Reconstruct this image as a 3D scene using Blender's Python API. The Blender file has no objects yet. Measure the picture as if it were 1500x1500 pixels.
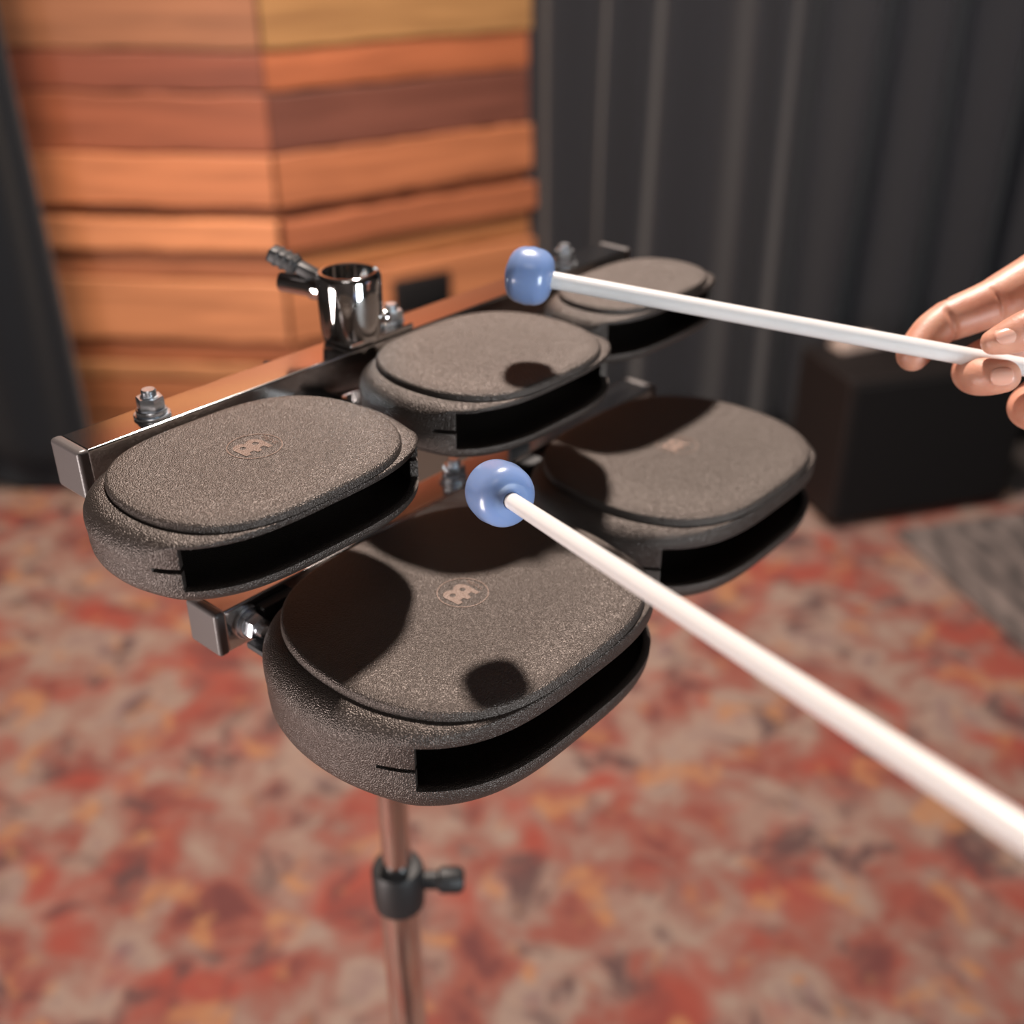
import bpy, bmesh, math, random
from mathutils import Vector, Matrix

random.seed(7)
PI = math.pi
scene = bpy.context.scene
col = scene.collection
Z0 = 1.0109            # height of the rear bar's top face above the floor (m)

# ------------------------------------------------------------------ camera
RIGHT = Vector((0.65645343, -0.75436533, 0.00136107))
DOWN = Vector((-0.37349323, -0.32658268, -0.86824338))
FWD = Vector((0.6554172, 0.56945299, -0.49613666))
CAM = Vector((-0.17609816, -0.3689511, 0.18906238 + Z0))
FPX = 1629.54
cd = bpy.data.cameras.new('camera')
cam = bpy.data.objects.new('camera', cd)
col.objects.link(cam)
cam.matrix_world = Matrix(((RIGHT.x, -DOWN.x, -FWD.x, CAM.x),
                           (RIGHT.y, -DOWN.y, -FWD.y, CAM.y),
                           (RIGHT.z, -DOWN.z, -FWD.z, CAM.z),
                           (0, 0, 0, 1)))
cd.sensor_width = 36.0
cd.lens = FPX / 1500 * 36.0
cd.clip_start = 0.01
cd.dof.use_dof = True
cd.dof.focus_distance = 0.405
cd.dof.aperture_fstop = 5.6
scene.camera = cam

GF = Vector((0.75487635, 0.65586713, 0))     # room axes: away from / across the camera's stand point
GR = Vector((0.65586713, -0.75487635, 0))
GROUND = Vector((CAM.x, CAM.y, 0))


def room(r, f, z=0.0):
    return GROUND + GR * r + GF * f + Vector((0, 0, z))


# ------------------------------------------------------------------ world, lights, exposure
w = bpy.data.worlds.new('world')
scene.world = w
w.use_nodes = True
w.node_tree.nodes['Background'].inputs[0].default_value = (0.8, 0.85, 0.95, 1)
w.node_tree.nodes['Background'].inputs[1].default_value = 0.012
scene.view_settings.view_transform = 'Standard'
scene.view_settings.look = 'None'
scene.view_settings.exposure = 0.0
scene.view_settings.gamma = 1.0
scene.view_settings.use_curve_mapping = False


def area(name, loc, target, size, energy, color, size_y=None, shape='RECTANGLE', spread=PI):
    l = bpy.data.lights.new(name, 'AREA')
    l.shape = shape
    l.size = size
    l.size_y = size_y or size
    l.energy = energy
    l.color = color
    l.spread = spread
    o = bpy.data.objects.new(name, l)
    col.objects.link(o)
    o.location = loc
    o.rotation_euler = (Vector(target) - Vector(loc)).to_track_quat('-Z', 'Y').to_euler()
    return o


RACK = Vector((0.16, -0.06, Z0))
area('key_spot', RACK + Vector((0.45, 0.36, 1.0)) * 1.68, RACK, 0.17, 97, (1.0, 0.865, 0.775), shape='DISK')
area('left_softbox', room(-1.15, -0.30, 0.55), RACK, 0.5, 28, (1.0, 0.87, 0.83), size_y=0.7)
area('front_fill', room(1.05, -0.75, 0.95), RACK, 0.45, 9, (0.86, 0.94, 1.0), size_y=0.7, spread=math.radians(100))  # added low cool fill to lift the blocks' front lips, not a lamp of the room
area('wood_wash', room(-0.75, 1.0, 2.8), room(-0.45, 2.45, 0.6), 0.35, 16.5, (1.0, 0.79, 0.63), spread=math.radians(85))
area('rug_wash', room(-0.2, -0.6, 2.85), room(0.1, 1.0, 0.0), 0.7, 3, (1.0, 0.90, 0.84))
area('curtain_wash', room(0.25, 0.6, 2.6), room(0.9, 2.4, 1.0), 0.25, 6.0, (0.95, 0.96, 1.0), spread=math.radians(80))


# ------------------------------------------------------------------ materials
def mat(name):
    m = bpy.data.materials.new(name)
    m.use_nodes = True
    nt = m.node_tree
    return m, nt, nt.nodes['Principled BSDF']


def simple(name, color, rough=0.5, metal=0.0, spec=0.5, coat=0.0, sss=0.0, sss_r=(1, .5, .3), sss_s=0.004, trans=0.0):
    m, nt, b = mat(name)
    b.inputs['Base Color'].default_value = (*color, 1)
    b.inputs['Roughness'].default_value = rough
    b.inputs['Metallic'].default_value = metal
    b.inputs['Specular IOR Level'].default_value = spec
    b.inputs['Coat Weight'].default_value = coat
    if sss:
        b.inputs['Subsurface Weight'].default_value = sss
        b.inputs['Subsurface Radius'].default_value = sss_r
        b.inputs['Subsurface Scale'].default_value = sss_s
    b.inputs['Transmission Weight'].default_value = trans
    return m


def node(nt, t, **kw):
    n = nt.nodes.new(t)
    for k, v in kw.items():
        setattr(n, k, v)
    return n


def grain(m, scale, strength, dist, detail=2.0, rough_var=None, coords='Object', kind='noise'):
    nt = m.node_tree
    b = nt.nodes['Principled BSDF']
    tc = node(nt, 'ShaderNodeTexCoord')
    if kind == 'noise':
        n = node(nt, 'ShaderNodeTexNoise')
        n.inputs['Scale'].default_value = scale
        n.inputs['Detail'].default_value = detail
        out = n.outputs['Fac']
    else:
        n = node(nt, 'ShaderNodeTexVoronoi')
        n.inputs['Scale'].default_value = scale
        out = n.outputs['Distance']
    nt.links.new(tc.outputs[coords], n.inputs['Vector'])
    bp = node(nt, 'ShaderNodeBump')
    bp.inputs['Strength'].default_value = strength
    bp.inputs['Distance'].default_value = dist
    nt.links.new(out, bp.inputs['Height'])
    nt.links.new(bp.outputs['Normal'], b.inputs['Normal'])
    return m


M = {}
M['plastic'] = grain(simple('textured_black_plastic', (0.018, 0.0138, 0.0118), 0.45, spec=0.75), 2100, 0.75, 0.0006, 0.0)
M['strike'] = grain(simple('textured_black_strike_surface', (0.020, 0.0148, 0.0122), 0.50, spec=0.85), 2100, 0.8, 0.0006, 0.0)
M['emblem'] = grain(simple('matte_emblem', (0.105, 0.062, 0.044), 0.52, spec=0.7), 2100, 0.4, 0.0006, 0.0)
for k_ in ('plastic', 'strike', 'emblem'):
    M[k_].node_tree.nodes['Principled BSDF'].inputs['Specular Tint'].default_value = (1.0, 0.86, 0.78, 1)
M['chrome'] = simple('chrome', (0.78, 0.77, 0.76), 0.07, 1.0)
M['bar_chrome'] = grain(simple('drawn_chrome', (0.74, 0.73, 0.72), 0.11, 1.0), 60, 0.05, 0.0005, 3)
M['zinc'] = grain(simple('zinc_plated_steel', (0.80, 0.85, 0.90), 0.27, 1.0), 420, 0.18, 0.0004, 2)
M['cap'] = grain(simple('grey_end_cap_plastic', (0.10, 0.088, 0.085), 0.38, spec=0.6), 1300, 0.2, 0.0004, 2)
M['black_metal'] = simple('black_steel', (0.016, 0.016, 0.017), 0.6)
M['black_rubber'] = simple('black_rubber', (0.011, 0.011, 0.0115), 0.5, spec=0.4)
M['blue'] = simple('blue_rubber', (0.165, 0.24, 0.43), 0.27, spec=0.5, sss=0.35, sss_r=(.4, .6, 1.0), sss_s=0.004, coat=0.25)
M['blue'].node_tree.nodes['Principled BSDF'].inputs['Coat Roughness'].default_value = 0.12
M['white'] = simple('white_nylon', (0.66, 0.64, 0.625), 0.30, sss=0.3, sss_r=(1, .9, .8), sss_s=0.003)
M['nail'] = simple('fingernail', (0.62, 0.335, 0.255), 0.28, sss=0.2, sss_r=(1, .4, .25), sss_s=0.002)
M['nail_edge'] = simple('fingernail_edge', (0.85, 0.72, 0.62), 0.3)


def skin_material():
    m, nt, b = mat('skin')
    tc = node(nt, 'ShaderNodeTexCoord')
    n = node(nt, 'ShaderNodeTexNoise')
    n.inputs['Scale'].default_value = 70
    n.inputs['Detail'].default_value = 4
    r = node(nt, 'ShaderNodeValToRGB')
    r.color_ramp.elements[0].position = 0.35
    r.color_ramp.elements[0].color = (0.44, 0.19, 0.125, 1)
    r.color_ramp.elements[1].position = 0.68
    r.color_ramp.elements[1].color = (0.56, 0.29, 0.20, 1)
    nt.links.new(tc.outputs['Object'], n.inputs['Vector'])
    nt.links.new(n.outputs['Fac'], r.inputs['Fac'])
    nt.links.new(r.outputs['Color'], b.inputs['Base Color'])
    n2 = node(nt, 'ShaderNodeTexNoise')
    n2.inputs['Scale'].default_value = 900
    n2.inputs['Detail'].default_value = 3
    nt.links.new(tc.outputs['Object'], n2.inputs['Vector'])
    bp = node(nt, 'ShaderNodeBump')
    bp.inputs['Strength'].default_value = 0.18
    bp.inputs['Distance'].default_value = 0.0006
    nt.links.new(n2.outputs['Fac'], bp.inputs['Height'])
    nt.links.new(bp.outputs['Normal'], b.inputs['Normal'])
    b.inputs['Roughness'].default_value = 0.46
    b.inputs['Subsurface Weight'].default_value = 0.35
    b.inputs['Subsurface Radius'].default_value = (1.0, 0.36, 0.2)
    b.inputs['Subsurface Scale'].default_value = 0.004
    return m


M['skin'] = skin_material()


def wood_material():
    m, nt, b = mat('warm_wood_boards')
    at = node(nt, 'ShaderNodeAttribute', attribute_name='tone')
    tc = node(nt, 'ShaderNodeTexCoord')
    mp = node(nt, 'ShaderNodeMapping')
    mp.inputs['Rotation'].default_value = (0, 0, -math.atan2(GR.y, GR.x))
    mp.inputs['Scale'].default_value = (1.6, 1.6, 26)
    n = node(nt, 'ShaderNodeTexNoise')
    n.inputs['Scale'].default_value = 1.6
    n.inputs['Detail'].default_value = 6
    n.inputs['Distortion'].default_value = 0.6
    nt.links.new(tc.outputs['Object'], mp.inputs['Vector'])
    nt.links.new(mp.outputs['Vector'], n.inputs['Vector'])
    r = node(nt, 'ShaderNodeValToRGB')
    r.color_ramp.elements[0].position = 0.3
    r.color_ramp.elements[0].color = (0.66, 0.60, 0.55, 1)
    r.color_ramp.elements[1].position = 0.7
    r.color_ramp.elements[1].color = (1.12, 1.08, 1.02, 1)
    nt.links.new(n.outputs['Fac'], r.inputs['Fac'])
    mx = node(nt, 'ShaderNodeMix', data_type='RGBA', blend_type='MULTIPLY')
    mx.inputs['Factor'].default_value = 1.0
    nt.links.new(at.outputs['Color'], mx.inputs['A'])
    nt.links.new(r.outputs['Color'], mx.inputs['B'])
    nt.links.new(mx.outputs['Result'], b.inputs['Base Color'])
    b.inputs['Roughness'].default_value = 0.55
    return m


M['wood'] = wood_material()


def cloth_material(name, color, scale=700):
    m = simple(name, color, 0.9, spec=0.2)
    m.node_tree.nodes['Principled BSDF'].inputs['Sheen Weight'].default_value = 0.12
    return grain(m, scale, 0.25, 0.001, 2)


M['curtain'] = cloth_material('charcoal_curtain_cloth', (0.0150, 0.0155, 0.0185))
M['curtain_blue'] = cloth_material('blue_black_curtain_cloth', (0.005, 0.007, 0.010))
M['beige'] = cloth_material('beige_cloth', (0.36, 0.28, 0.24))
M['sleeve'] = cloth_material('dark_sleeve_cloth', (0.02, 0.02, 0.022))


def rug_material():
    m, nt, b = mat('faded_red_rug')
    tc = node(nt, 'ShaderNodeTexCoord')

    def noise(scale, detail, off, dist=0.0):
        mp = node(nt, 'ShaderNodeMapping')
        mp.inputs['Location'].default_value = off
        n = node(nt, 'ShaderNodeTexNoise')
        n.inputs['Scale'].default_value = scale
        n.inputs['Detail'].default_value = detail
        n.inputs['Roughness'].default_value = 0.6
        n.inputs['Distortion'].default_value = dist
        nt.links.new(tc.outputs['Object'], mp.inputs['Vector'])
        nt.links.new(mp.outputs['Vector'], n.inputs['Vector'])
        return n.outputs['Fac']

    def ramp(fac, stops):
        r = node(nt, 'ShaderNodeValToRGB')
        els = r.color_ramp.elements
        while len(els) < len(stops):
            els.new(0.5)
        for e, (p, c) in zip(els, stops):
            e.position = p
            e.color = (*c, 1)
        nt.links.new(fac, r.inputs['Fac'])
        return r.outputs['Color']

    def mix(fac, a, c):
        x = node(nt, 'ShaderNodeMix', data_type='RGBA')
        nt.links.new(fac, x.inputs['Factor'])
        nt.links.new(a, x.inputs['A'])
        nt.links.new(c, x.inputs['B'])
        return x.outputs['Result']

    base = ramp(noise(9, 3, (0, 0, 0), 0.4), [(0.30, (0.114, 0.040, 0.037)), (0.40, (0.197, 0.066, 0.050)),
                                              (0.49, (0.197, 0.108, 0.087)), (0.60, (0.239, 0.172, 0.139)),
                                              (0.72, (0.161, 0.101, 0.097))])
    red = ramp(noise(6, 2, (3.1, 7.7, 0), 0.3), [(0.53, (0, 0, 0)), (0.66, (.9, .9, .9))])
    rc = node(nt, 'ShaderNodeRGB')
    rc.outputs[0].default_value = (0.228, 0.049, 0.035, 1)
    c = mix(red, base, rc.outputs[0])
    dark = ramp(noise(11, 3, (9.3, 1.2, 0), 0.5), [(0.55, (0, 0, 0)), (0.66, (0.85, 0.85, 0.85))])
    dc = node(nt, 'ShaderNodeRGB')
    dc.outputs[0].default_value = (0.071, 0.042, 0.042, 1)
    c = mix(dark, c, dc.outputs[0])
    ora = ramp(noise(13, 2, (5.7, 3.3, 0), 0.4), [(0.58, (0, 0, 0)), (0.68, (0.75, 0.75, 0.75))])
    oc = node(nt, 'ShaderNodeRGB')
    oc.outputs[0].default_value = (0.309, 0.148, 0.071, 1)
    c = mix(ora, c, oc.outputs[0])
    nt.links.new(c, b.inputs['Base Color'])
    b.inputs['Roughness'].default_value = 0.95
    b.inputs['Specular IOR Level'].default_value = 0.15
    bp = node(nt, 'ShaderNodeBump')
    bp.inputs['Strength'].default_value = 0.4
    bp.inputs['Distance'].default_value = 0.002
    nt.links.new(noise(260, 2, (0, 0, 0)), bp.inputs['Height'])
    nt.links.new(bp.outputs['Normal'], b.inputs['Normal'])
    return m


M['rug'] = rug_material()


def grey_rug_material():
    m, nt, b = mat('grey_shag_rug')
    tc = node(nt, 'ShaderNodeTexCoord')
    mp = node(nt, 'ShaderNodeMapping')
    mp.inputs['Scale'].default_value = (3.0, 1.0, 1.0)
    n = node(nt, 'ShaderNodeTexNoise')
    n.inputs['Scale'].default_value = 11
    n.inputs['Detail'].default_value = 4
    nt.links.new(tc.outputs['Object'], mp.inputs['Vector'])
    nt.links.new(mp.outputs['Vector'], n.inputs['Vector'])
    r = node(nt, 'ShaderNodeValToRGB')
    r.color_ramp.elements[0].position = 0.38
    r.color_ramp.elements[0].color = (0.055, 0.045, 0.042, 1)
    r.color_ramp.elements[1].position = 0.66
    r.color_ramp.elements[1].color = (0.19, 0.15, 0.135, 1)
    nt.links.new(n.outputs['Fac'], r.inputs['Fac'])
    nt.links.new(r.outputs['Color'], b.inputs['Base Color'])
    b.inputs['Roughness'].default_value = 0.95
    bp = node(nt, 'ShaderNodeBump')
    bp.inputs['Strength'].default_value = 0.6
    bp.inputs['Distance'].default_value = 0.004
    nt.links.new(n.outputs['Fac'], bp.inputs['Height'])
    nt.links.new(bp.outputs['Normal'], b.inputs['Normal'])
    return m


M['grey_rug'] = grey_rug_material()
M['floor'] = grain(simple('dark_floor', (0.05, 0.04, 0.035), 0.6), 30, 0.1, 0.002)
M['wall'] = grain(simple('dark_wall_paint', (0.045, 0.042, 0.042), 0.8), 120, 0.1, 0.002)
M['ceiling'] = grain(simple('ceiling_paint', (0.10, 0.095, 0.09), 0.9), 120, 0.1, 0.002)
M['vinyl'] = grain(simple('black_vinyl_covering', (0.009, 0.0065, 0.006), 0.6, spec=0.3), 500, 0.3, 0.001)
M['grille'] = grain(simple('black_grille_cloth', (0.006, 0.006, 0.0065), 0.85, spec=0.2), 900, 0.4, 0.001)


# ------------------------------------------------------------------ mesh helpers
def finish(name, bm, m, parent=None, smooth=True, angle=40, flat=False):
    me = bpy.data.meshes.new(name)
    bm.normal_update()
    bm.to_mesh(me)
    bm.free()
    if smooth:
        for p in me.polygons:
            p.use_smooth = True
        if angle:
            me.set_sharp_from_angle(angle=math.radians(angle))
    if m:
        me.materials.append(m)
    o = bpy.data.objects.new(name, me)
    col.objects.link(o)
    if parent:
        o.parent = parent
    if flat:                          # big flat faces keep their true normals next to rounded edges
        wn = o.modifiers.new('normals', 'WEIGHTED_NORMAL')
        wn.keep_sharp = True
        wn.weight = 100
    return o


def empty(name, loc, parent=None):
    o = bpy.data.objects.new(name, None)
    o.empty_display_size = 0.02
    o.location = loc
    col.objects.link(o)
    if parent:
        o.parent = parent
    return o


def tag(o, label=None, cat=None, group=None, kind=None):
    if label:
        o['label'] = label
    if cat:
        o['category'] = cat
    if group:
        o['group'] = group
    if kind:
        o['kind'] = kind
    return o


def add_box(bm, lo, hi, bevel=0.0, seg=2, mtx=None):
    v0 = len(bm.verts)
    g = bmesh.ops.create_cube(bm, size=1.0)
    lo, hi = Vector(lo), Vector(hi)
    c, s = (lo + hi) / 2, hi - lo
    for v in g['verts']:
        v.co = Vector((v.co.x * s.x, v.co.y * s.y, v.co.z * s.z)) + c
    vs = g['verts']
    if bevel:
        es = list({e for v in vs for e in v.link_edges})
        r = bmesh.ops.bevel(bm, geom=es, offset=bevel, segments=seg, affect='EDGES', profile=0.5, clamp_overlap=True)
        vs = list({v for f in r['faces'] for v in f.verts} | {v for v in vs if v.is_valid})
    if mtx:
        bmesh.ops.transform(bm, matrix=mtx, verts=[v for v in bm.verts if v in set(vs)])
    return vs


def add_lathe(bm, prof, seg=40, mtx=None, cap0=True, cap1=True):
    """prof: list of (radius, height) about +Z."""
    rings = []
    M4 = mtx or Matrix()
    for r, h in prof:
        rings.append([bm.verts.new(M4 @ Vector((r * math.cos(2 * PI * i / seg), r * math.sin(2 * PI * i / seg), h))) for i in range(seg)])
    for a, b in zip(rings, rings[1:]):
        for i in range(seg):
            j = (i + 1) % seg
            bm.faces.new((a[i], a[j], b[j], b[i]))
    if cap0:
        bm.faces.new(list(reversed(rings[0])))
    if cap1:
        bm.faces.new(rings[-1])
    return rings


def axis_matrix(p, d):
    d = Vector(d).normalized()
    q = Vector((0, 0, 1)).rotation_difference(d)
    return Matrix.Translation(Vector(p)) @ q.to_matrix().to_4x4()


def add_tube(bm, pts, radii, seg=16, cap=True):
    pts = [Vector(p) for p in pts]
    rings = []
    up = Vector((0.13, 0.31, 0.94)).normalized()
    for i, p in enumerate(pts):
        t = (pts[min(i + 1, len(pts) - 1)] - pts[max(i - 1, 0)]).normalized()
        x = t.cross(up).normalized()
        y = x.cross(t).normalized()
        r = radii[i]
        rx, ry = r if isinstance(r, tuple) else (r, r)
        rings.append([bm.verts.new(p + x * rx * math.cos(2 * PI * k / seg) + y * ry * math.sin(2 * PI * k / seg)) for k in range(seg)])
    for a, b in zip(rings, rings[1:]):
        for k in range(seg):
            j = (k + 1) % seg
            bm.faces.new((a[k], a[j], b[j], b[k]))
    if cap:
        bm.faces.new(list(reversed(rings[0])))
        bm.faces.new(rings[-1])


# ------------------------------------------------------------------ the room
def build_room():
    o = None
    bm = bmesh.new()
    add_box(bm, (-3.2, -1.6, -0.05), (3.2, 3.1, 0))
    o = finish('floor', bm, M['floor'], smooth=False)
    R4 = Matrix(((GR.x, GF.x, 0, GROUND.x), (GR.y, GF.y, 0, GROUND.y), (0, 0, 1, 0), (0, 0, 0, 1)))
    o.matrix_world = R4
    tag(o, kind='structure')
    for nm, lo, hi, mm in (('ceiling', (-3.2, -1.6, 3.0), (3.2, 3.1, 3.05), 'ceiling'),
                           ('wall_back', (-3.2, 3.05, 0), (3.2, 3.1, 3.0), 'wall'),
                           ('wall_left', (-3.25, -1.6, 0), (-3.2, 3.1, 3.0), 'wall'),
                           ('wall_right', (3.2, -1.6, 0), (3.25, 3.1, 3.0), 'wall'),
                           ('wall_front', (-3.2, -1.65, 0), (3.2, -1.6, 3.0), 'wall')):
        bm = bmesh.new()
        add_box(bm, lo, hi)
        o = finish(nm, bm, M[mm], smooth=False)
        o.matrix_world = R4
        tag(o, kind='structure')


build_room()


def wood_wall():
    """Faceted wall clad in warm horizontal boards: two faces meeting at a blunt corner."""
    rnd = random.Random(11)
    left = (-1.55, 2.437)
    corner = (-0.497, 2.36)
    right = (0.16, 2.803)
    # board edges (height above floor) and tones seen on the left and the right face
    edges = [0.0, 0.10, 0.196, 0.235, 0.289, 0.433, 0.497, 0.568, 0.590, 0.70, 0.82, 0.90, 1.02, 1.13, 1.24, 1.38, 1.47, 1.60, 1.72, 1.83, 1.95, 2.08, 2.2, 2.33, 2.45, 2.56, 2.70, 2.82, 2.96]
    tl = [(.36, .135, .055), (.34, .125, .05), (.42, .19, .08), (.33, .11, .045), (.50, .21, .095), (.35, .13, .06), (.62, .26, .12), (.20, .075, .035),
          (.50, .19, .085)]
    tr = [(.36, .135, .055), (.36, .13, .05), (.43, .19, .08), (.38, .14, .06), (.47, .19, .085), (.39, .16, .06), (.35, .12, .055), (.19, .07, .035),
          (.42, .155, .07)]
    bm = bmesh.new()
    lay = bm.loops.layers.float_color.new('tone')
    for face, (a, b, tones) in enumerate(((left, corner, tl), (corner, right, tr))):
        pa, pb = room(*a), room(*b)
        n = (pb - pa).cross(Vector((0, 0, 1))).normalized()
        if n.dot(GF) > 0:
            n = -n
        for k in range(len(edges) - 1):
            z0, z1 = edges[k], edges[k + 1]
            tone = tones[k] if k < len(tones) else tuple(c * rnd.uniform(.75, 1.1) for c in rnd.choice(tones))
            d = [0.0, .004, .009, .0, .012, .002, .018, -.004, .010][k] if k < 9 else rnd.uniform(0, .014)
            N = 18
            wav = [(rnd.uniform(-.0025, .0025), rnd.uniform(-.0025, .0025)) for _ in range(N + 1)]
            gap = 0.0045 if k in (4, 6) else 0.0025
            rows = []
            for i in range(N + 1):
                p = pa.lerp(pb, i / N)
                w0, w1 = (wav[i] if 0 < i < N else (0, 0))
                zz0, zz1 = z0 + 0.0015 + w0, z1 - gap + w1
                rows.append([bm.verts.new(p + Vector((0, 0, zz0)) - n * .03), bm.verts.new(p + n * (d - .003) + Vector((0, 0, zz0))),
                             bm.verts.new(p + n * d + Vector((0, 0, zz0 + .004))), bm.verts.new(p + n * d + Vector((0, 0, zz1 - .004))),
                             bm.verts.new(p + n * (d - .003) + Vector((0, 0, zz1))), bm.verts.new(p + Vector((0, 0, zz1)) - n * .03)])
            for r0, r1 in zip(rows, rows[1:]):
                for q in range(5):
                    f = bm.faces.new((r0[q], r1[q], r1[q + 1], r0[q + 1]))
                    for l in f.loops:
                        l[lay] = (*tone, 1)
        # dark backing seen through the gaps between the boards
        f = bm.faces.new([bm.verts.new(pa - n * .028), bm.verts.new(pb - n * .028), bm.verts.new(pb - n * .028 + Vector((0, 0, 2.96))), bm.verts.new(pa - n * .028 + Vector((0, 0, 2.96)))])
        for l in f.loops:
            l[lay] = (.05, .025, .015, 1)
    bmesh.ops.recalc_face_normals(bm, faces=bm.faces[:])
    o = finish('wall_wood', bm, M['wood'], angle=30)
    tag(o, kind='structure')
    # small dark panel on the right face
    t = Vector(room(*right) - room(*corner)).normalized()
    n = t.cross(Vector((0, 0, 1))).normalized()
    if n.dot(GF) > 0:
        n = -n
    a = room(-0.284, 2.504)
    mt = Matrix(((t.x, n.x, 0, a.x), (t.y, n.y, 0, a.y), (0, 0, 1, 0.30), (0, 0, 0, 1)))
    e = empty('socket_panel', (0, 0, 0))
    e.matrix_world = mt
    tag(e, 'small dark rectangular panel fixed on the wood board wall behind the chrome clamp', 'wall panel')
    bm = bmesh.new()
    add_box(bm, (0, -.004, 0), (.153, .022, .088), .004, 2)
    finish('plate', bm, M['vinyl'], e)
    bm = bmesh.new()
    add_box(bm, (.012, .020, .012), (.141, .0245, .076), .002, 2)
    finish('cover', bm, M['grille'], e)


wood_wall()


def curtain(name, pts, height, m, label, z0=0.012):
    """pts: plan polyline (r, f) of the hanging cloth, smoothed."""
    P = [room(*p) for p in pts]
    # Catmull-Rom
    path = []
    for i in range(len(P) - 1):
        a, b, c, d = P[max(i - 1, 0)], P[i], P[i + 1], P[min(i + 2, len(P) - 1)]
        for k in range(8):
            t = k / 8
            path.append(0.5 * ((2 * b) + (c - a) * t + (2 * a - 5 * b + 4 * c - d) * t * t + (-a + 3 * b - 3 * c + d) * t ** 3))
    path.append(P[-1])
    NZ = 26
    base = path[0].copy()
    bm = bmesh.new()
    rows = []
    for j in range(NZ + 1):
        h = z0 + (height - z0) * j / NZ
        row = []
        for i, p in enumerate(path):
            q = p.copy()
            s = 0.006 * math.sin(i * 0.37 + 2.1 * h) + 0.004 * math.sin(i * 0.21 - 3.3 * h)
            q += GF * s + GR * 0.005 * math.sin(i * .11 + 2.7 * h)
            row.append(bm.verts.new((q.x - base.x, q.y - base.y, h)))
        rows.append(row)
    for r0, r1 in zip(rows, rows[1:]):
        for i in range(len(path) - 1):
            bm.faces.new((r0[i], r0[i + 1], r1[i + 1], r1[i]))
    o = finish(name, bm, m, angle=None)
    o.location = (base.x, base.y, 0)
    sd = o.modifiers.new('thickness', 'SOLIDIFY')
    sd.thickness = 0.002
    tag(o, label, 'curtain')
    return o


# right-hand curtain: peaks (towards the camera) where the photo shows the light ridges
peaks = [(.106, 2.645), (.224, 2.584), (.337, 2.526), (.508, 2.438), (.596, 2.393), (.709, 2.374), (.853, 2.365), (1.011, 2.356), (1.15, 2.347), (1.30, 2.338), (1.46, 2.328), (1.61, 2.318), (1.77, 2.308)]
troughs = [(.048, 2.675), (.178, 2.608), (.278, 2.556), (.425, 2.48), (.552, 2.417), (.643, 2.379), (.78, 2.371), (.934, 2.36), (1.082, 2.351), (1.225, 2.343), (1.38, 2.333), (1.535, 2.323), (1.69, 2.313)]
pl = [(0.0, 2.72)]
for t_, p_ in zip(troughs, peaks):
    for (r_, f_), dd in ((t_, .038 if t_[0] != .552 else .012), (p_, -.034)):
        k_ = (.457, .889) if r_ < .6 else (.06, 1.0)
        pl.append((r_ + k_[0] * dd, f_ + k_[1] * dd + max(0, r_ - .62) * .12))
curtain('curtain', pl, 2.75, M['curtain'], 'charcoal grey floor-length curtain in deep folds right of the wood wall')
pl = [(-1.62, 2.22), (-1.50, 2.18), (-1.40, 2.22), (-1.29, 2.18), (-1.19, 2.22), (-1.09, 2.185), (-1.02, 2.20), (-0.965, 2.18), (-0.935, 2.20), (-0.95, 2.24)]
curtain('curtain', pl, 2.75, M['curtain_blue'], 'blue-black curtain hanging at the left edge in front of the wood wall')


def rugs():
    bm = bmesh.new()
    add_box(bm, (-2.3, -1.4, 0), (2.3, 2.18, 0.010), .003, 2)
    o = finish('rug', bm, M['rug'], flat=True)
    R4 = Matrix(((GR.x, GF.x, 0, GROUND.x), (GR.y, GF.y, 0, GROUND.y), (0, 0, 1, 0.0), (0, 0, 0, 1)))
    o.matrix_world = R4
    tag(o, 'large faded red and beige patterned rug covering the floor under the stand', 'rug')
    a = room(0.798, 1.988)
    d = (room(0.906, 1.58) - a).normalized()
    s = Vector((-d.y, d.x, 0))
    if s.dot(GR) < 0:
        s = -s
    bm = bmesh.new()
    add_box(bm, (0, 0, 0), (1.2, 2.6, 0.014), .004, 2)
    o = finish('rug', bm, M['grey_rug'], flat=True)
    o.matrix_world = Matrix(((s.x, d.x, 0, a.x), (s.y, d.y, 0, a.y), (0, 0, 1, 0.010), (0, 0, 0, 1)))
    tag(o, 'smaller dark grey rug lying on the red rug in front of the black cabinet', 'rug')


rugs()


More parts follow.
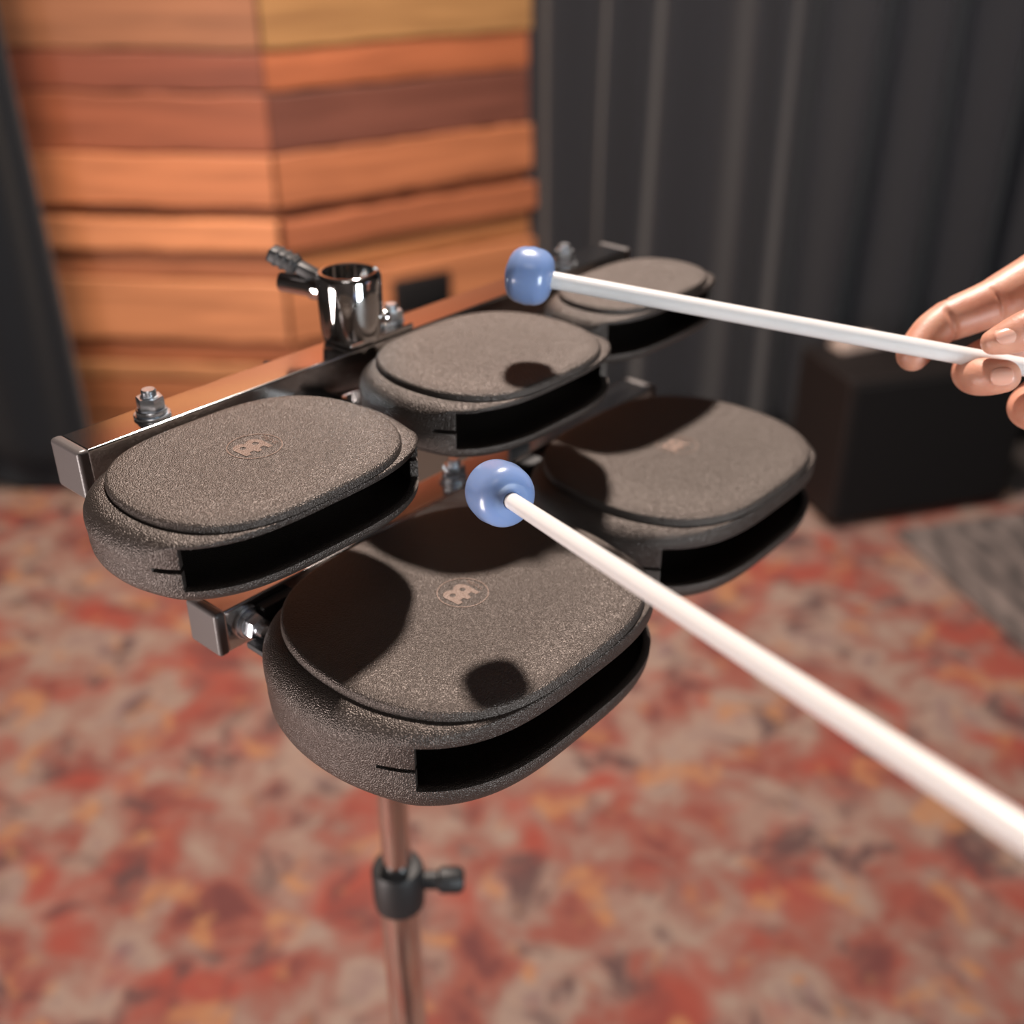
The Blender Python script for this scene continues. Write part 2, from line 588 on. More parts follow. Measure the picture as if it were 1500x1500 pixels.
def speaker():
    fl, fr = Vector((1.771, .441, 0)), Vector((2.129, .208, 0))
    x = (fr - fl).normalized()
    y = Vector((-x.y, x.x, 0))
    if y.dot(GF) < 0:
        y = -y
    e = empty('speaker_cabinet', (0, 0, 0))
    e.matrix_world = Matrix(((x.x, y.x, 0, fl.x), (x.y, y.y, 0, fl.y), (0, 0, 1, 0.010), (0, 0, 0, 1)))
    tag(e, 'black box-shaped speaker cabinet on the red rug before the grey curtain', 'speaker')
    W, D, H = .43, .21, .335
    for (lo, hi, nm) in (((0, .008, .012), (W, D, H), 'cabinet'),):
        bm = bmesh.new()
        add_box(bm, lo, hi, .008, 3)
        finish(nm, bm, M['vinyl'], e, flat=True)
    bm = bmesh.new()
    add_box(bm, (.012, 0, .024), (W - .012, .012, H - .012), .004, 2)
    finish('grille', bm, M['grille'], e, flat=True)
    for fx in (.04, W - .04):
        for fy in (.04, D - .035):
            bm = bmesh.new()
            add_lathe(bm, [(.014, 0), (.016, .013)], 20, Matrix.Translation((fx, fy, 0)))
            finish('foot', bm, M['black_rubber'], e)
    # folded cloth lying on top
    bm = bmesh.new()
    r = random.Random(3)
    add_box(bm, (0, 0, 0), (.105, .05, .012), .004, 2)
    add_box(bm, (.004, .004, .011), (.098, .046, .021), .004, 2)
    o = finish('folded_cloth', bm, M['beige'])
    c = Vector((1.893, .528, .010 + H))
    o.matrix_world = Matrix.Translation(c) @ Matrix(((x.x, y.x, 0), (x.y, y.y, 0), (0, 0, 1))).to_4x4() @ Matrix.Rotation(.12, 4, 'Z')
    tag(o, 'small pale beige folded cloth lying on top of the black speaker cabinet', 'cloth')


speaker()

# ------------------------------------------------------------------ the rack of blocks
rack = empty('percussion_block_rack', (0.15, 0.010, Z0 - 0.020))
tag(rack, 'set of five black plastic percussion blocks bolted to two chrome bars on a stand', 'percussion blocks')
OFF = -Vector(rack.location)
S = 0.020
TOP = Vector((0, 0, Z0))


def place(o):
    """device coordinates (mm frame of the rear bar) -> child of the rack empty"""
    o.parent = rack
    o.location = TOP - Vector(rack.location)
    return o


def square_bar(x0, x1, y0, z1):
    bm = bmesh.new()
    add_box(bm, (x0, y0, z1 - S), (x1, y0 + S, z1), .0011, 3)
    # hollow far end
    o = place(finish('bar', bm, M['bar_chrome'], flat=True))
    for xa, xb, s_ in ((x0 - .0042, x0 + .001, -1), (x1 - .001, x1 + .0042, 1)):
        bm = bmesh.new()
        add_box(bm, (xa, y0 - .0004, z1 - S - .0004), (xb, y0 + S + .0004, z1 + .0004), .0017, 3)
        c = finish('end_cap', bm, M['cap'], o, flat=True)
        c['label'] = 'grey plastic end cap'
    return o


BAR2 = Vector((0.0214, -0.0400, -0.0682))
bar_rear = square_bar(0.003, 0.350, 0, 0)
bar_front = square_bar(BAR2.x + .004, BAR2.x + .3052, BAR2.y, BAR2.z)


PX, QY = 3.3, 2.1                 # outline: flat long edges, bulging ends


def se(th, a, b):
    c, s = math.cos(th), math.sin(th)
    return (a * math.copysign(abs(c) ** (2 / PX), c), b * math.copysign(abs(s) ** (2 / QY), s))


def theta_of_x(fx):
    """front-half angle whose |x|/a equals fx"""
    return math.acos(fx ** (PX / 2))


def block(cx, cy, a, b, zt, H, lip, sl, label, emblem=True, slot_fx=0.855, slit_fx=0.94):
    e = empty('block', (cx, cy, 0))
    place(e)
    e.location = e.location + Vector((cx, cy, zt))
    e['label'] = label
    A = a + .010
    BB, BF = b + .004, b + .0004     # back and front half depths of the shell
    RT = .0038 if H > .035 else .0031                        # height of the raised strike surface
    # angles: dense, with the slot's and slit's ends on the grid
    t_slot = theta_of_x(slot_fx)
    t_slit = theta_of_x(slit_fx)
    keys = [-t_slit, -t_slot, -(PI - t_slot), -(PI - t_slit)]

    def span(t0, t1, k):
        return [t0 + (t1 - t0) * i / k for i in range(k)]
    ths = span(0, t_slit, 8) + span(t_slit, t_slot, 3) + span(t_slot, PI - t_slot, 46) + span(PI - t_slot, PI - t_slit, 3) + span(PI - t_slit, PI, 8) + span(PI, 2 * PI, 64)
    ths = [-t for t in ths]           # start at +x, run along the front (negative y), then the back
    in_slot = lambda t: -(PI - t_slot) - 1e-6 < t < -t_slot + 1e-6
    in_slit = lambda t: -(PI - t_slit) - 1e-6 < t < -t_slit + 1e-6
    slit_mid = -(lip + (sl - lip) * .53)
    sh = .0009
    zb = -H
    # (z, inset) levels of the side wall
    R = min(.011, H * .30)
    RF = .0012                        # shoulder radius along the front lip
    lev = []
    for k in range(7):                # shoulder
        u = k / 6 * PI / 2
        lev.append((-RT - R + R * math.cos(u), R * (1 - math.sin(u)), 'sh'))
    # levels so far run from top centre outwards
    zs = sorted({-lip - .0000, -(lip + .0012), slit_mid + sh, slit_mid - sh, -sl, -(sl + .0012)}, reverse=True)
    rows = []

    def front_w(t):
        # 1 on the front, 0 on sides and back
        s = -math.sin(t)
        c = abs(math.cos(t)) ** (2 / PX)
        if s <= 0:
            return 0.0
        x = min(1, max(0, (.992 - c) / (.992 - slot_fx - .005)))
        return x * x * (3 - 2 * x)

    def ring(z, inset, fz=None, fin=None):
        out = []
        for t in ths:
            fw = front_w(t)
            ins = inset * (1 - fw) + (fin if fin is not None else inset * .12) * fw
            x, y = se(t, A - ins, (BB if math.sin(t) > 0 else BF) - ins)
            zz = z * (1 - fw) + (fz if fz is not None else z) * fw
            out.append((x, y, zz))
        return out

    seq = []                          # (coords, tag) from top to bottom
    for (z, ins, _) in lev:
        k = len(seq)
        u = k / 6 * PI / 2
        row = []
        for t in ths:
            fw = front_w(t)
            c = abs(math.cos(t)) ** (2 / PX)
            e_ = min(1, max(0, (c - .55) / .30))
            e_ = e_ * e_ * (3 - 2 * e_)
            rh = .0008 + .0062 * e_                      # the lip's shoulder grows softer towards the slot's ends
            rv = .0008 + (lip - RT - .0014) * .8 * e_
            in_ = ins * (1 - fw) + rh * (1 - math.sin(u)) * fw
            x, y = se(t, A - in_, (BB if math.sin(t) > 0 else BF) - in_)
            row.append((x, y, z * (1 - fw) + (-RT - rv * (1 - math.cos(u))) * fw))
        seq.append((row, 'top'))
    zside = -RT - R
    lo_r = min(.009, H * .24)
    # mid levels: on sides they slide down the wall, on the front they hit the slot edges exactly
    mids = [-lip, slit_mid + sh, slit_mid - sh, -sl]
    side_end = zb + lo_r
    sidez = [zside + (slit_mid + sh - zside) * .45, slit_mid + sh, slit_mid - sh, slit_mid - sh + (side_end - slit_mid) * .6]
    insets = [0.0, 0.0001, 0.0004, 0.0004]
    for zf, zsd, ins in zip(mids, sidez, insets):
        seq.append((ring(zsd, ins, zf, 0.0003), 'mid'))
    for k in range(1, 7):
        u = k / 6 * PI / 2
        seq.append((ring(side_end - lo_r * math.sin(u), .0005 + lo_r * .95 * (1 - math.cos(u)),
                         -sl - .001 - (H - sl - .001) * math.sin(u), .0003 + .004 * (1 - math.cos(u))), 'bot'))
    bm = bmesh.new()
    R_ = [[bm.verts.new(p) for p in ring_] for ring_, _ in seq]
    NT = len(ths)
    i_lip = 7                        # index of the lip row in seq
    for r in range(len(R_) - 1):
        for k in range(NT):
            k2 = (k + 1) % NT
            ta, tb = ths[k], ths[k2] if k2 else -2 * PI
            hole = False
            if i_lip <= r < i_lip + 3 and in_slot(ta) and in_slot(tb):
                hole = True
            if r == i_lip + 1 and in_slit(ta) and in_slit(tb):
                hole = True
            if not hole:
                bm.faces.new((R_[r][k], R_[r][k2], R_[r + 1][k2], R_[r + 1][k]))
    bm.faces.new(list(R_[0]))
    bm.faces.new(list(reversed(R_[-1])))
    bmesh.ops.recalc_face_normals(bm, faces=bm.faces[:])
    shell = finish('shell', bm, M['plastic'], e, angle=42)
    sd = shell.modifiers.new('wall', 'SOLIDIFY')
    sd.thickness = .0032
    sd.offset = -1
    bv = shell.modifiers.new('soft', 'BEVEL')
    bv.width = .0005
    bv.segments = 2
    bv.limit_method = 'ANGLE'
    bv.angle_limit = math.radians(55)
    # raised strike surface
    bm = bmesh.new()
    prof = [(-RT - .0012, -.0002), (-RT + .0001, 0.0), (-RT * .45, .0001), (-.0009, .0003), (-.0003, .0008), (0.0, .0016), (.0002, .006), (.0004, a * .5), (.00045, a * .85)]
    rings = []
    NT2 = 120
    for z, ins in prof:
        rings.append([bm.verts.new((*se(2 * PI * k / NT2, a - ins, max(.0015, b - ins * (b / a if ins > .005 else 1))), z)) for k in range(NT2)])
    for r0, r1 in zip(rings, rings[1:]):
        for k in range(NT2):
            k2 = (k + 1) % NT2
            bm.faces.new((r0[k], r0[k2], r1[k2], r1[k]))
    bm.faces.new(rings[-1])
    finish('strike_surface', bm, M['strike'], e, angle=50)
    if emblem:
        make_emblem(e, emblem)
    return e


def make_emblem(e, at):
    """ring with a two-eyed badge and a small upright word, printed on the strike surface"""
    z0, h = .00040, .00014
    bm = bmesh.new()

    def sheet(outer, holes=()):
        edges = []
        for loop in (outer, *holes):
            vs = [bm.verts.new((x, y, z0 + h)) for x, y in loop]
            edges += [bm.edges.new((vs[i], vs[(i + 1) % len(vs)])) for i in range(len(vs))]
        bmesh.ops.triangle_fill(bm, edges=edges, use_beauty=True, use_dissolve=False)

    def circ(x, y, r, k=24):
        return [(x + r * math.cos(2 * PI * i / k), y + r * math.sin(2 * PI * i / k)) for i in range(k)]
    mm = .001
    sheet(circ(0, 0, 10.5 * mm, 72), [circ(0, 0, 10.0 * mm, 72)])
    # badge, in mm about the ring's centre
    L = []
    for i in range(13):               # left dome
        t = PI * 1.02 - i / 12 * PI * .80
        L.append((-4.3 + 3.3 * math.cos(t), 2.0 + 3.6 * math.sin(t)))
    for i in range(13):               # right dome
        t = PI * .78 - i / 12 * PI * .80
        L.append((1.6 + 3.3 * math.cos(t), 2.0 + 3.6 * math.sin(t)))
    L += [(4.6, -4.9), (2.7, -4.9), (2.5, -2.3), (0.4, -2.5), (-.2, -4.9), (-2.2, -4.9), (-2.6, -2.9), (-4.6, -2.9), (-5.2, -4.9), (-7.4, -4.5)]
    sheet([(x * mm, y * mm) for x, y in L], [circ(-4.2 * mm, 1.6 * mm, 1.25 * mm), circ(1.5 * mm, 1.5 * mm, 1.25 * mm)])
    bmesh.ops.recalc_face_normals(bm, faces=bm.faces[:])
    for f in bm.faces:
        if f.normal.z < 0:
            f.normal_flip()
    o = finish('emblem', bm, M['emblem'], e, smooth=False)
    o.location = (at[0], at[1], .0001)
    o['label'] = 'brownish printed round emblem'
    cu = bpy.data.curves.new('word', 'FONT')
    cu.body = 'MEINL'
    cu.size = .0031
    cu.align_x = 'CENTER'
    cu.align_y = 'CENTER'
    cu.space_character = 1.05
    tmp = bpy.data.objects.new('word', cu)
    col.objects.link(tmp)
    dg = bpy.context.evaluated_depsgraph_get()
    me = bpy.data.meshes.new_from_object(tmp.evaluated_get(dg))
    bpy.data.objects.remove(tmp)
    me.materials.clear()
    me.materials.append(M['emblem'])
    t = bpy.data.objects.new('lettering', me)
    col.objects.link(t)
    t.parent = e
    t.location = (at[0] + .0072, at[1], z0 + h + .0001)
    t.rotation_euler = (0, 0, -PI / 2)
    return o


ZA, ZB = .003, -.060
block(.0411, -.0549, .0548, .0428, ZA, .0275, .0056, .0222, 'black block at the left end of the rear bar', (.0019, .0041))
block(.1757, -.0498, .0515, .0429, ZA, .0275, .0056, .0222, 'black block in the middle of the rear bar', None)
block(.2985, -.0425, .0472, .0292, ZA, .0280, .0062, .0225, 'smallest black block at the far end of the rear bar', None)
block(.0910, -.1126, .0717, .0620, ZB, .0405, .0108, .0305, 'largest black block at the near end of the front bar', (-.0007, .0011))
block(.2546, -.1045, .0682, .0570, ZB, .0410, .0125, .0325, 'wide black block at the far end of the front bar', (.0039, .0032))


def hex_bolt(p, d, name='hex_bolt', m='zinc', hexr=.0056, spring=False, L=1.0):
    """washer, spring washer, flanged hex nut and the bolt end standing out of it"""
    bm = bmesh.new()
    T = axis_matrix(p, d)
    add_lathe(bm, [(.0071, 0), (.0074, .0003), (.0074, .0011), (.0071, .0014)], 40, T)
    add_lathe(bm, [(.0058, .0014), (.0062, .0018), (.0062, .0030), (.0058, .0034)], 40, T)
    h0, h1 = .0034, .0034 + .0052 * L
    vs0 = []
    for h, r in ((h0, hexr * .97), (h0 + .0004, hexr), (h1 - .0006, hexr), (h1, hexr * .93)):
        vs0.append([bm.verts.new(T @ Vector((r * math.cos(PI / 3 * i + .25), r * math.sin(PI / 3 * i + .25), h))) for i in range(6)])
    for a, b in zip(vs0, vs0[1:]):
        for i in range(6):
            j = (i + 1) % 6
            bm.faces.new((a[i], a[j], b[j], b[i]))
    bm.faces.new(vs0[-1])
    prof = [(.0036, h1 - .0005), (.0036, h1 + .0003)]
    for k in range(3):
        prof += [(.0030, h1 + .0003 + k * .0008 + .0001), (.0027, h1 + .0003 + k * .0008 + .0004), (.0030, h1 + .0003 + k * .0008 + .0007)]
    prof += [(.0026, h1 + .0031)]
    add_lathe(bm, prof, 28, T, cap0=False)
    bmesh.ops.recalc_face_normals(bm, faces=bm.faces[:])
    return place(finish(name, bm, M[m], angle=32))


for x, y in ((.0373, .0085), (.1715, .0100), (.3035, .0095)):
    hex_bolt((x, y, 0), (0, 0, 1))
hex_bolt((.1690, BAR2.y + .0085, BAR2.z), (0, 0, 1))
for x in (.0365, .1990):
    hex_bolt((x, BAR2.y, BAR2.z - .0100), (0, -1, 0))


hex_bolt((.110, S, -.0085), (0, 1, 0), m='black_metal')


def bracket(lo, hi, extra=None):
    bm = bmesh.new()
    add_box(bm, lo, hi, .0008, 2)
    for b in extra or ():
        add_box(bm, *b, .0008, 2)
    return place(finish('bracket', bm, M['black_metal'], flat=True))


# flat steel tongues that carry the blocks under the rear bar and in front of the front bar
for x in (.0373, .1715, .3035):
    bracket((x - .009, -.016, -.0228), (x + .009, .019, -.0202))
for x in (.0365, .1990):
    bracket((x - .006, -.0600, BAR2.z - .0175), (x + .022, -.0455, BAR2.z - .0145), [((x + .004, -.0462, BAR2.z - .0175), (x + .022, -.0402, BAR2.z - .0030))])
# two straps that tie the front bar to the rear bar
for x in (.122, .232):
    bracket((x - .008, -.0205, -.0885), (x + .008, -.0178, -.0225), [((x - .008, -.0205, -.0228), (x + .008, .018, -.0202))])


def clamp():
    cx, cy = .1490, .0130
    e = empty('mounting_clamp', (0, 0, 0))
    place(e)
    e.location = e.location + Vector((cx, cy, 0))
    ro, ri = .0150, .0116
    # foot plate on the bar
    bm = bmesh.new()
    add_box(bm, (-.0125, -.0125, 0), (.0280, .0068, .0030), .0009, 2)
    finish('foot_plate', bm, M['chrome'], e, flat=True)
    # split sleeve: C-shaped cross-section
    bm = bmesh.new()
    gap = .17
    ang0 = -.55
    N = 56
    prof = [(.003, ro * .94), (.006, ro * .97), (.020, ro), (.0300, ro), (.0318, ro - .0006), (.0325, ro - .0016), (.0325, ri + .0006), (.0320, ri), (.003, ri)]
    rows = []
    for z, r in prof:
        rows.append([bm.verts.new((r * math.cos(ang0 + gap + (2 * PI - 2 * gap) * k / N), r * math.sin(ang0 + gap + (2 * PI - 2 * gap) * k / N), z)) for k in range(N + 1)])
    for a, b in zip(rows, rows[1:]):
        for k in range(N):
            bm.faces.new((a[k], a[k + 1], b[k + 1], b[k]))
    for k in range(N):
        bm.faces.new((rows[-1][k], rows[-1][k + 1], rows[0][k + 1], rows[0][k]))
    bm.faces.new([r[0] for r in rows])
    bm.faces.new([r[-1] for r in reversed(rows)])
    bmesh.ops.recalc_face_normals(bm, faces=bm.faces[:])
    finish('sleeve', bm, M['chrome'], e, angle=38)
    # boss and wing screw pointing left and away
    d = Vector((-.42, .90, .06)).normalized()
    bm = bmesh.new()
    add_lathe(bm, [(.0062, 0), (.0062, .006), (.0052, .0075), (.0050, .0210), (.0044, .0222)], 28, axis_matrix(d * .0125 + Vector((0, 0, .0225)), d))
    finish('boss', bm, M['chrome'], e)
    d2 = (d + Vector((-.12, 0, .42))).normalized()
    bm = bmesh.new()
    p0 = d * .0150 + Vector((0, 0, .0275))
    x = d2.cross(Vector((0, 0, 1))).normalized()
    z = x.cross(d2).normalized()
    Mx = Matrix(((d2.x, x.x, z.x, p0.x), (d2.y, x.y, z.y, p0.y), (d2.z, x.z, z.z, p0.z), (0, 0, 0, 1)))
    add_box(bm, (0, -.0034, -.0026), (.0110, .0034, .0026), .0012, 2, Mx)
    add_box(bm, (.0100, -.0048, -.0034), (.0250, .0048, .0034), .0018, 3, Mx)
    for q in range(3):
        add_box(bm, (.0125 + q * .0035, -.0050, -.0037), (.0143 + q * .0035, .0050, .0037), .0006, 1, Mx)
    finish('wing_screw', bm, M['black_rubber'], e)
    # clamping screw across the sleeve's slit
    bm = bmesh.new()
    q = Vector((.0125, -.0100, .010))
    add_lathe(bm, [(.0026, 0), (.0034, .001), (.0034, .004), (.0026, .005)], 20, axis_matrix(q + Vector((-.004, 0, 0)), (.75, -.5, .1)))
    bmesh.ops.recalc_face_normals(bm, faces=bm.faces[:])
    finish('clamp_screw', bm, M['chrome'], e)


clamp()


def stand():
    e = empty('stand', (.1510, .0100, 0.010))
    tag(e, 'chrome tube stand rising from the red rug to carry the block rack', 'stand')
    top = Z0 - .0215 - .010
    bm = bmesh.new()
    add_lathe(bm, [(.0088, .36), (.0090, .361), (.0090, top - .001), (.0085, top)], 36)
    finish('pole', bm, M['bar_chrome'], e)
    bm = bmesh.new()
    add_lathe(bm, [(.0120, .10), (.0125, .101), (.0125, .640), (.0120, .642)], 36)
    finish('lower_tube', bm, M['bar_chrome'], e)
    bm = bmesh.new()
    add_lathe(bm, [(.0130, .617), (.0160, .620), (.0165, .626), (.0165, .648), (.0150, .652), (.0093, .654)], 36)
    add_lathe(bm, [(.006, 0), (.006, .012), (.0085, .014), (.0085, .026), (.006, .029)], 20, axis_matrix((.010, -.008, .636), (.66, -.75, 0)))
    c = finish('height_collar', bm, M['black_rubber'], e)
    c['label'] = 'black plastic height collar'
    bm = bmesh.new()
    add_lathe(bm, [(.0130, .33), (.0180, .334), (.0180, .366), (.0130, .370)], 30)
    finish('leg_collar', bm, M['black_rubber'], e)
    for k in range(3):
        a = 2 * PI * k / 3 + 1.05
        d = Vector((math.cos(a), math.sin(a), 0))
        bm = bmesh.new()
        add_tube(bm, [d * .016 + Vector((0, 0, .35)), d * .16 + Vector((0, 0, .17)), d * .295 + Vector((0, 0, .012))], [.0065, .0065, .0065], 16)
        l = finish('leg', bm, M['bar_chrome'], e)
        bm = bmesh.new()
        add_lathe(bm, [(.008, 0), (.0105, .002), (.0105, .020), (.008, .024)], 20, Matrix.Translation(d * .295))
        finish('rubber_foot', bm, M['black_rubber'], l)
        bm = bmesh.new()
        add_tube(bm, [d * .012 + Vector((0, 0, .115)), d * .175 + Vector((0, 0, .155))], [.0045, .0045], 12)
        finish('brace', bm, M['bar_chrome'], e)


stand()


# ------------------------------------------------------------------ mallets
def mallet(head, butt, r_tip, r_butt, head_len, label, head_r=.0125):
    head = Vector(head) + TOP
    butt = Vector(butt) + TOP
    d = (butt - head).normalized()
    L = (butt - head).length
    q = Vector((0, 0, 1)).rotation_difference(d)
    e = empty('mallet', head)
    e.rotation_mode = 'QUATERNION'
    e.rotation_quaternion = q
    tag(e, label, 'mallet', 'blue-headed mallets')
    hl = head_len / 2
    # barrel head with rounded rims and a slightly bulging side
    prof = []
    rr = head_r * .57
    for k in range(9):
        u = k / 8 * PI / 2
        prof.append((head_r - rr + rr * math.sin(u) - .0004, -hl + rr * (1 - math.cos(u))))
    prof.append((head_r, 0))
    for k in range(9):
        u = PI / 2 - k / 8 * PI / 2
        prof.append((head_r - rr + rr * math.sin(u) - .0004, hl - rr * (1 - math.cos(u))))
    prof = [(.0008, -hl - .0010), (head_r * .25, -hl - .0008)] + prof + [(r_tip + .0006, hl + .0004), (r_tip * .9, hl - .0004)]
    bm = bmesh.new()
    add_lathe(bm, prof, 64)
    bmesh.ops.recalc_face_normals(bm, faces=bm.faces[:])
    h = finish('head', bm, M['blue'], e, angle=60)
    h['label'] = 'translucent blue rubber head'
    bm = bmesh.new()
    add_lathe(bm, [(r_tip, -hl * .3), (r_tip, hl), (r_tip + (r_butt - r_tip) * .35, L * .35), (r_butt, L - .006), (r_butt * .93, L - .002), (r_butt * .7, L)], 40)
    s = finish('shaft', bm, M['white'], e, angle=50)
    s['label'] = 'white nylon shaft'
    return e


BUTT1 = CAM + (RIGHT * ((1600 - 750) / FPX) + DOWN * ((556 - 750) / FPX) + FWD) * .446 - TOP
mallet((.1801, -.0694, .0400), BUTT1, .0037, .0037, .0195,
       'blue-headed white mallet held in the hand over the rear blocks', .0125)
H2, E2 = Vector((.0844, -.1368, -.0025)), Vector((-.0069, -.3419, .0405))
mallet(H2, H2 + (E2 - H2) * 1.35, .0030, .0031, .0210,
       'blue-headed white mallet crossing over the nearest block towards the lower right', .0118)


# ------------------------------------------------------------------ the hand
def pxd(u, v, d):
    return CAM + (RIGHT * ((u - 750) / FPX) + DOWN * ((v - 750) / FPX) + FWD) * d


def spline(P, R, k=8):
    P = [Vector(p) for p in P]
    out, rad = [], []
    for i in range(len(P) - 1):
        a, b, c, d = P[max(i - 1, 0)], P[i], P[i + 1], P[min(i + 2, len(P) - 1)]
        for j in range(k):
            t = j / k
            out.append(0.5 * ((2 * b) + (c - a) * t + (2 * a - 5 * b + 4 * c - d) * t * t + (-a + 3 * b - 3 * c + d) * t ** 3))
            rad.append(R[i] * (1 - t) + R[i + 1] * t)
    out.append(P[-1])
    rad.append(R[-1])
    return out, rad


HK = 1.125                       # hand depth scale: level with the shaft


def person():
    px = lambda u, v, d: pxd(u, v, d * HK)
    wrist = px(1960, 400, .408)
    elbow = wrist + RIGHT * .20 + Vector((0, 0, -.03)) + GF * -.05
    bm = bmesh.new()

    def limb(P, R, seg=20):
        pts, rad = spline(P, [r * HK for r in R])
        # rounded tips
        t0 = (pts[0] - pts[1]).normalized()
        head, hr = [], []
        for u in (.97, .85, .62, .33):
            head.append(pts[0] + t0 * rad[0] * u)
            hr.append(rad[0] * math.sqrt(1 - u * u))
        add_tube(bm, head + pts, hr + rad, seg)
    mi, mm_, mr, mp = px(1606, 352, .421), px(1640, 420, .430), px(1650, 490, .430), px(1645, 560, .424)
    # index: from the tip behind the shaft back to the knuckle
    limb([px(1337, 520, .4155), px(1362, 489, .4180), px(1391, 469, .4190), px(1396, 467, .4190), px(1432, 453, .4195), px(1462, 440, .4195), px(1468, 436, .4195), px(1500, 419, .4195), px(1540, 396, .4200), mi, wrist],
         [.0062, .0072, .0080, .0081, .0087, .0092, .0093, .0100, .0108, .0115, .0190])
    # thumb
    limb([px(1456, 501, .3920), px(1480, 493, .3905), px(1510, 482, .3890), px(1560, 468, .3885), px(1640, 455, .3920), px(1760, 440, .4000), wrist],
         [.0047, .0064, .0074, .0079, .0098, .0150, .0190])
    # middle finger: comes from behind the shaft, curls under it, tip points right
    limb([px(1470, 551, .3955), px(1452, 552, .3975), px(1431, 551, .4025), px(1424, 543, .4115), px(1438, 528, .4205), px(1490, 506, .4240), px(1560, 470, .4280), mm_, wrist],
         [.0060, .0067, .0070, .0074, .0077, .0080, .0086, .0110, .0200])
    # ring finger
    limb([px(1560, 606, .3950), px(1535, 607, .3970), px(1513, 604, .4020), px(1506, 594, .4100), px(1530, 575, .4200), px(1590, 540, .4270), mr, wrist],
         [.0058, .0065, .0069, .0073, .0077, .0082, .0110, .0200])
    # little finger
    limb([px(1610, 655, .3950), px(1590, 655, .3970), px(1573, 648, .4010), px(1572, 635, .4090), px(1600, 610, .4180), mp, wrist],
         [.0050, .0056, .0060, .0064, .0068, .0105, .0190])
    # heel of the hand and forearm
    limb([px(1760, 390, .415), px(1850, 400, .411), wrist, wrist.lerp(elbow, .35), wrist.lerp(elbow, .8), elbow], [.021, .024, .0245, .0280, .0350, .0360], 24)
    limb([px(1660, 420, .4250), px(1780, 420, .4150), wrist], [.012, .021, .023], 20)
    limb([px(1660, 490, .4250), px(1780, 460, .4130), wrist], [.012, .021, .023], 20)
    bmesh.ops.recalc_face_normals(bm, faces=bm.faces[:])
    base = elbow
    for v in bm.verts:
        v.co -= base
    o = finish('person', bm, M['skin'], angle=None)
    o.location = base
    rm = o.modifiers.new('fuse', 'REMESH')
    rm.mode = 'VOXEL'
    rm.voxel_size = .0009
    rm.use_smooth_shade = True
    sm = o.modifiers.new('soften', 'SMOOTH')
    sm.factor = .5
    sm.iterations = 7
    dg = bpy.context.evaluated_depsgraph_get()
    me = bpy.data.meshes.new_from_object(o.evaluated_get(dg))
    o.modifiers.clear()
    o.data = me
    me.name = 'person'
    # flexion creases: shallow grooves across the fingers
    crease = [(px(1393, 472, .413), px(1362, 489, .418) - px(1432, 453, .4195), .0010, .0011, .011),
              (px(1398, 474, .413), px(1362, 489, .418) - px(1432, 453, .4195), .0007, .0005, .010),
              (px(1464, 446, .413), px(1432, 453, .4195) - px(1500, 419, .4195), .0010, .0012, .012),
              (px(1471, 444, .413), px(1432, 453, .4195) - px(1500, 419, .4195), .0006, .00030, .012),
              (px(1500, 486, .384), px(1456, 501, .392) - px(1510, 482, .389), .0008, .00035, .010),
              (px(1506, 484, .384), px(1456, 501, .392) - px(1510, 482, .389), .0006, .00030, .010),
              (px(1409, 548, .404), DOWN * .2 + RIGHT, .0008, .00030, .009)]
    nrm = [v.normal.copy() for v in me.vertices]
    for c, t, sg, dep, rad in crease:
        c = c - base
        t = Vector(t).normalized()
        for v in me.vertices:
            dv = v.co - c
            if dv.length < rad * 1.4:
                q = dv.dot(t) / sg
                if abs(q) < 3:
                    v.co -= nrm[v.index] * dep * min(1.0, max(0.0, nrm[v.index].dot((DOWN * .7 - FWD * .7)) * 1.6)) * math.exp(-q * q) * max(0.0, 1 - (dv.length / (rad * 1.4)) ** 2)
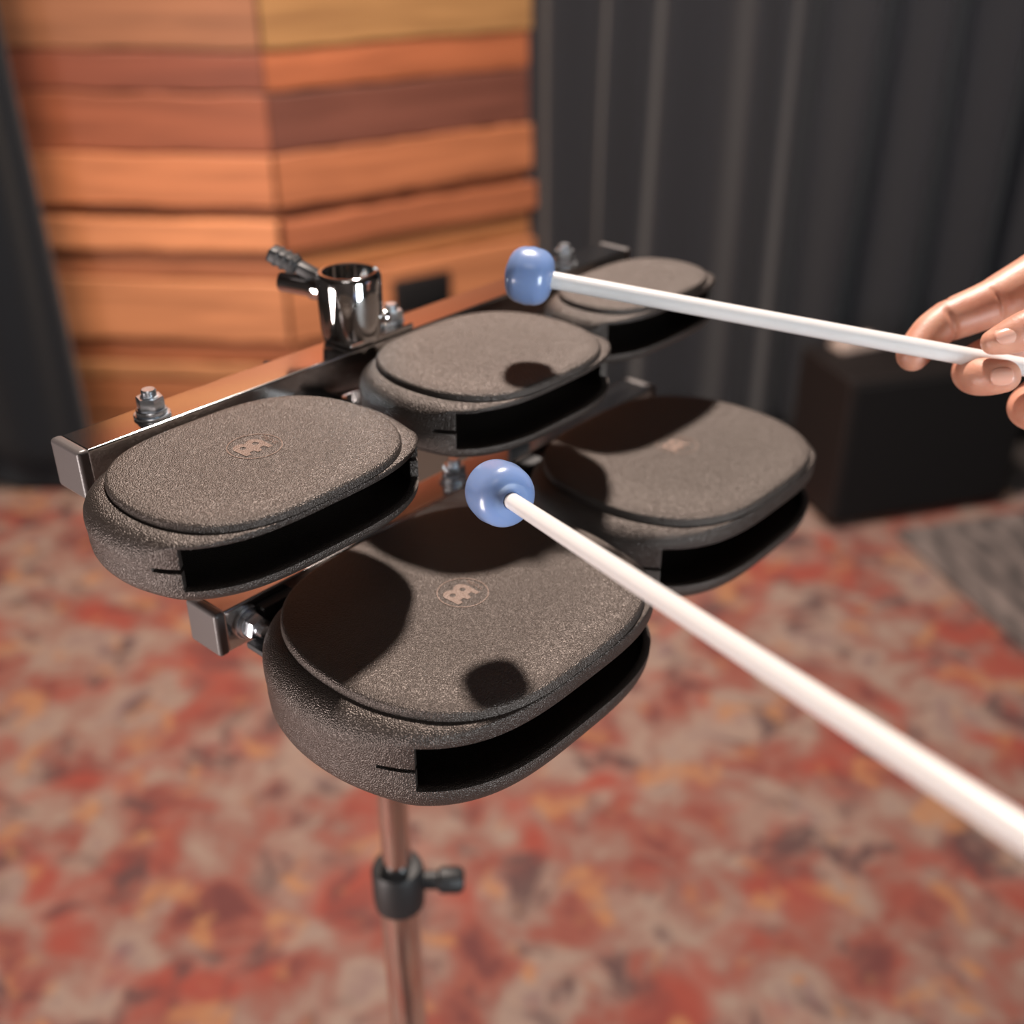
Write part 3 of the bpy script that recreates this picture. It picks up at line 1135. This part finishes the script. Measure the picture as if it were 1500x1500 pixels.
    for p in me.polygons:
        p.use_smooth = True
    tag(o, 'hand of a person reaching in from the right, holding a white mallet shaft', 'person')

    # nails
    def nail(c, along, out, wid, ln, curv):
        bm = bmesh.new()
        along = Vector(along).normalized()
        out = Vector(out)
        out = (out - along * out.dot(along)).normalized()
        side = along.cross(out).normalized()
        NR, NA = 7, 40
        def pt(u, v):
            return side * (math.sin(u * 1.0) * wid) + out * ((math.cos(u * 1.0) - 1) * curv - .0005 * v * v + .0002) + along * (ln * v)
        g = []
        for i in range(1, NR + 1):
            row = []
            for k in range(NA):
                a = 2 * PI * k / NA
                c_, s_ = math.cos(a), math.sin(a)
                e_ = 2 / 2.35
                row.append(bm.verts.new(pt(math.copysign(abs(c_) ** e_, c_) * i / NR, math.copysign(abs(s_) ** e_, s_) * i / NR)))
            g.append(row)
        c0 = bm.verts.new(pt(0, 0))
        for k in range(NA):
            k2 = (k + 1) % NA
            bm.faces.new((c0, g[0][k], g[0][k2]))
            for r0, r1 in zip(g, g[1:]):
                bm.faces.new((r0[k], r1[k], r1[k2], r0[k2]))
        bmesh.ops.recalc_face_normals(bm, faces=bm.faces[:])
        n = finish('fingernail', bm, M['nail'], o, angle=None)
        n.location = Vector(c) - base
        s = n.modifiers.new('t', 'SOLIDIFY')
        s.thickness = .0005
        s.offset = 0
        n['label'] = 'pink fingernail'
    tth = px(1456, 501, .392) - px(1500, 486, .3895)
    nail(px(1477, 487, .3852), tth, (px(1480, 470, .385) - px(1480, 493, .3905)) - FWD * .006, .0044, .0050, .0052)
    nail(px(1468, 552, .3895), px(1476, 548, .396) - px(1448, 549, .3985), -FWD + DOWN * .15, .0042, .0043, .0050)
    # sleeve at the elbow end
    bm = bmesh.new()
    ax = (elbow - wrist).normalized()
    add_tube(bm, [elbow - ax * .05 - base, elbow - ax * .04 - base, elbow + ax * .02 - base, elbow + ax * .12 - base], [.042, .043, .046, .052], 28)
    sl = finish('sleeve', bm, M['sleeve'], o)
    sl['label'] = 'dark cloth sleeve'


person()
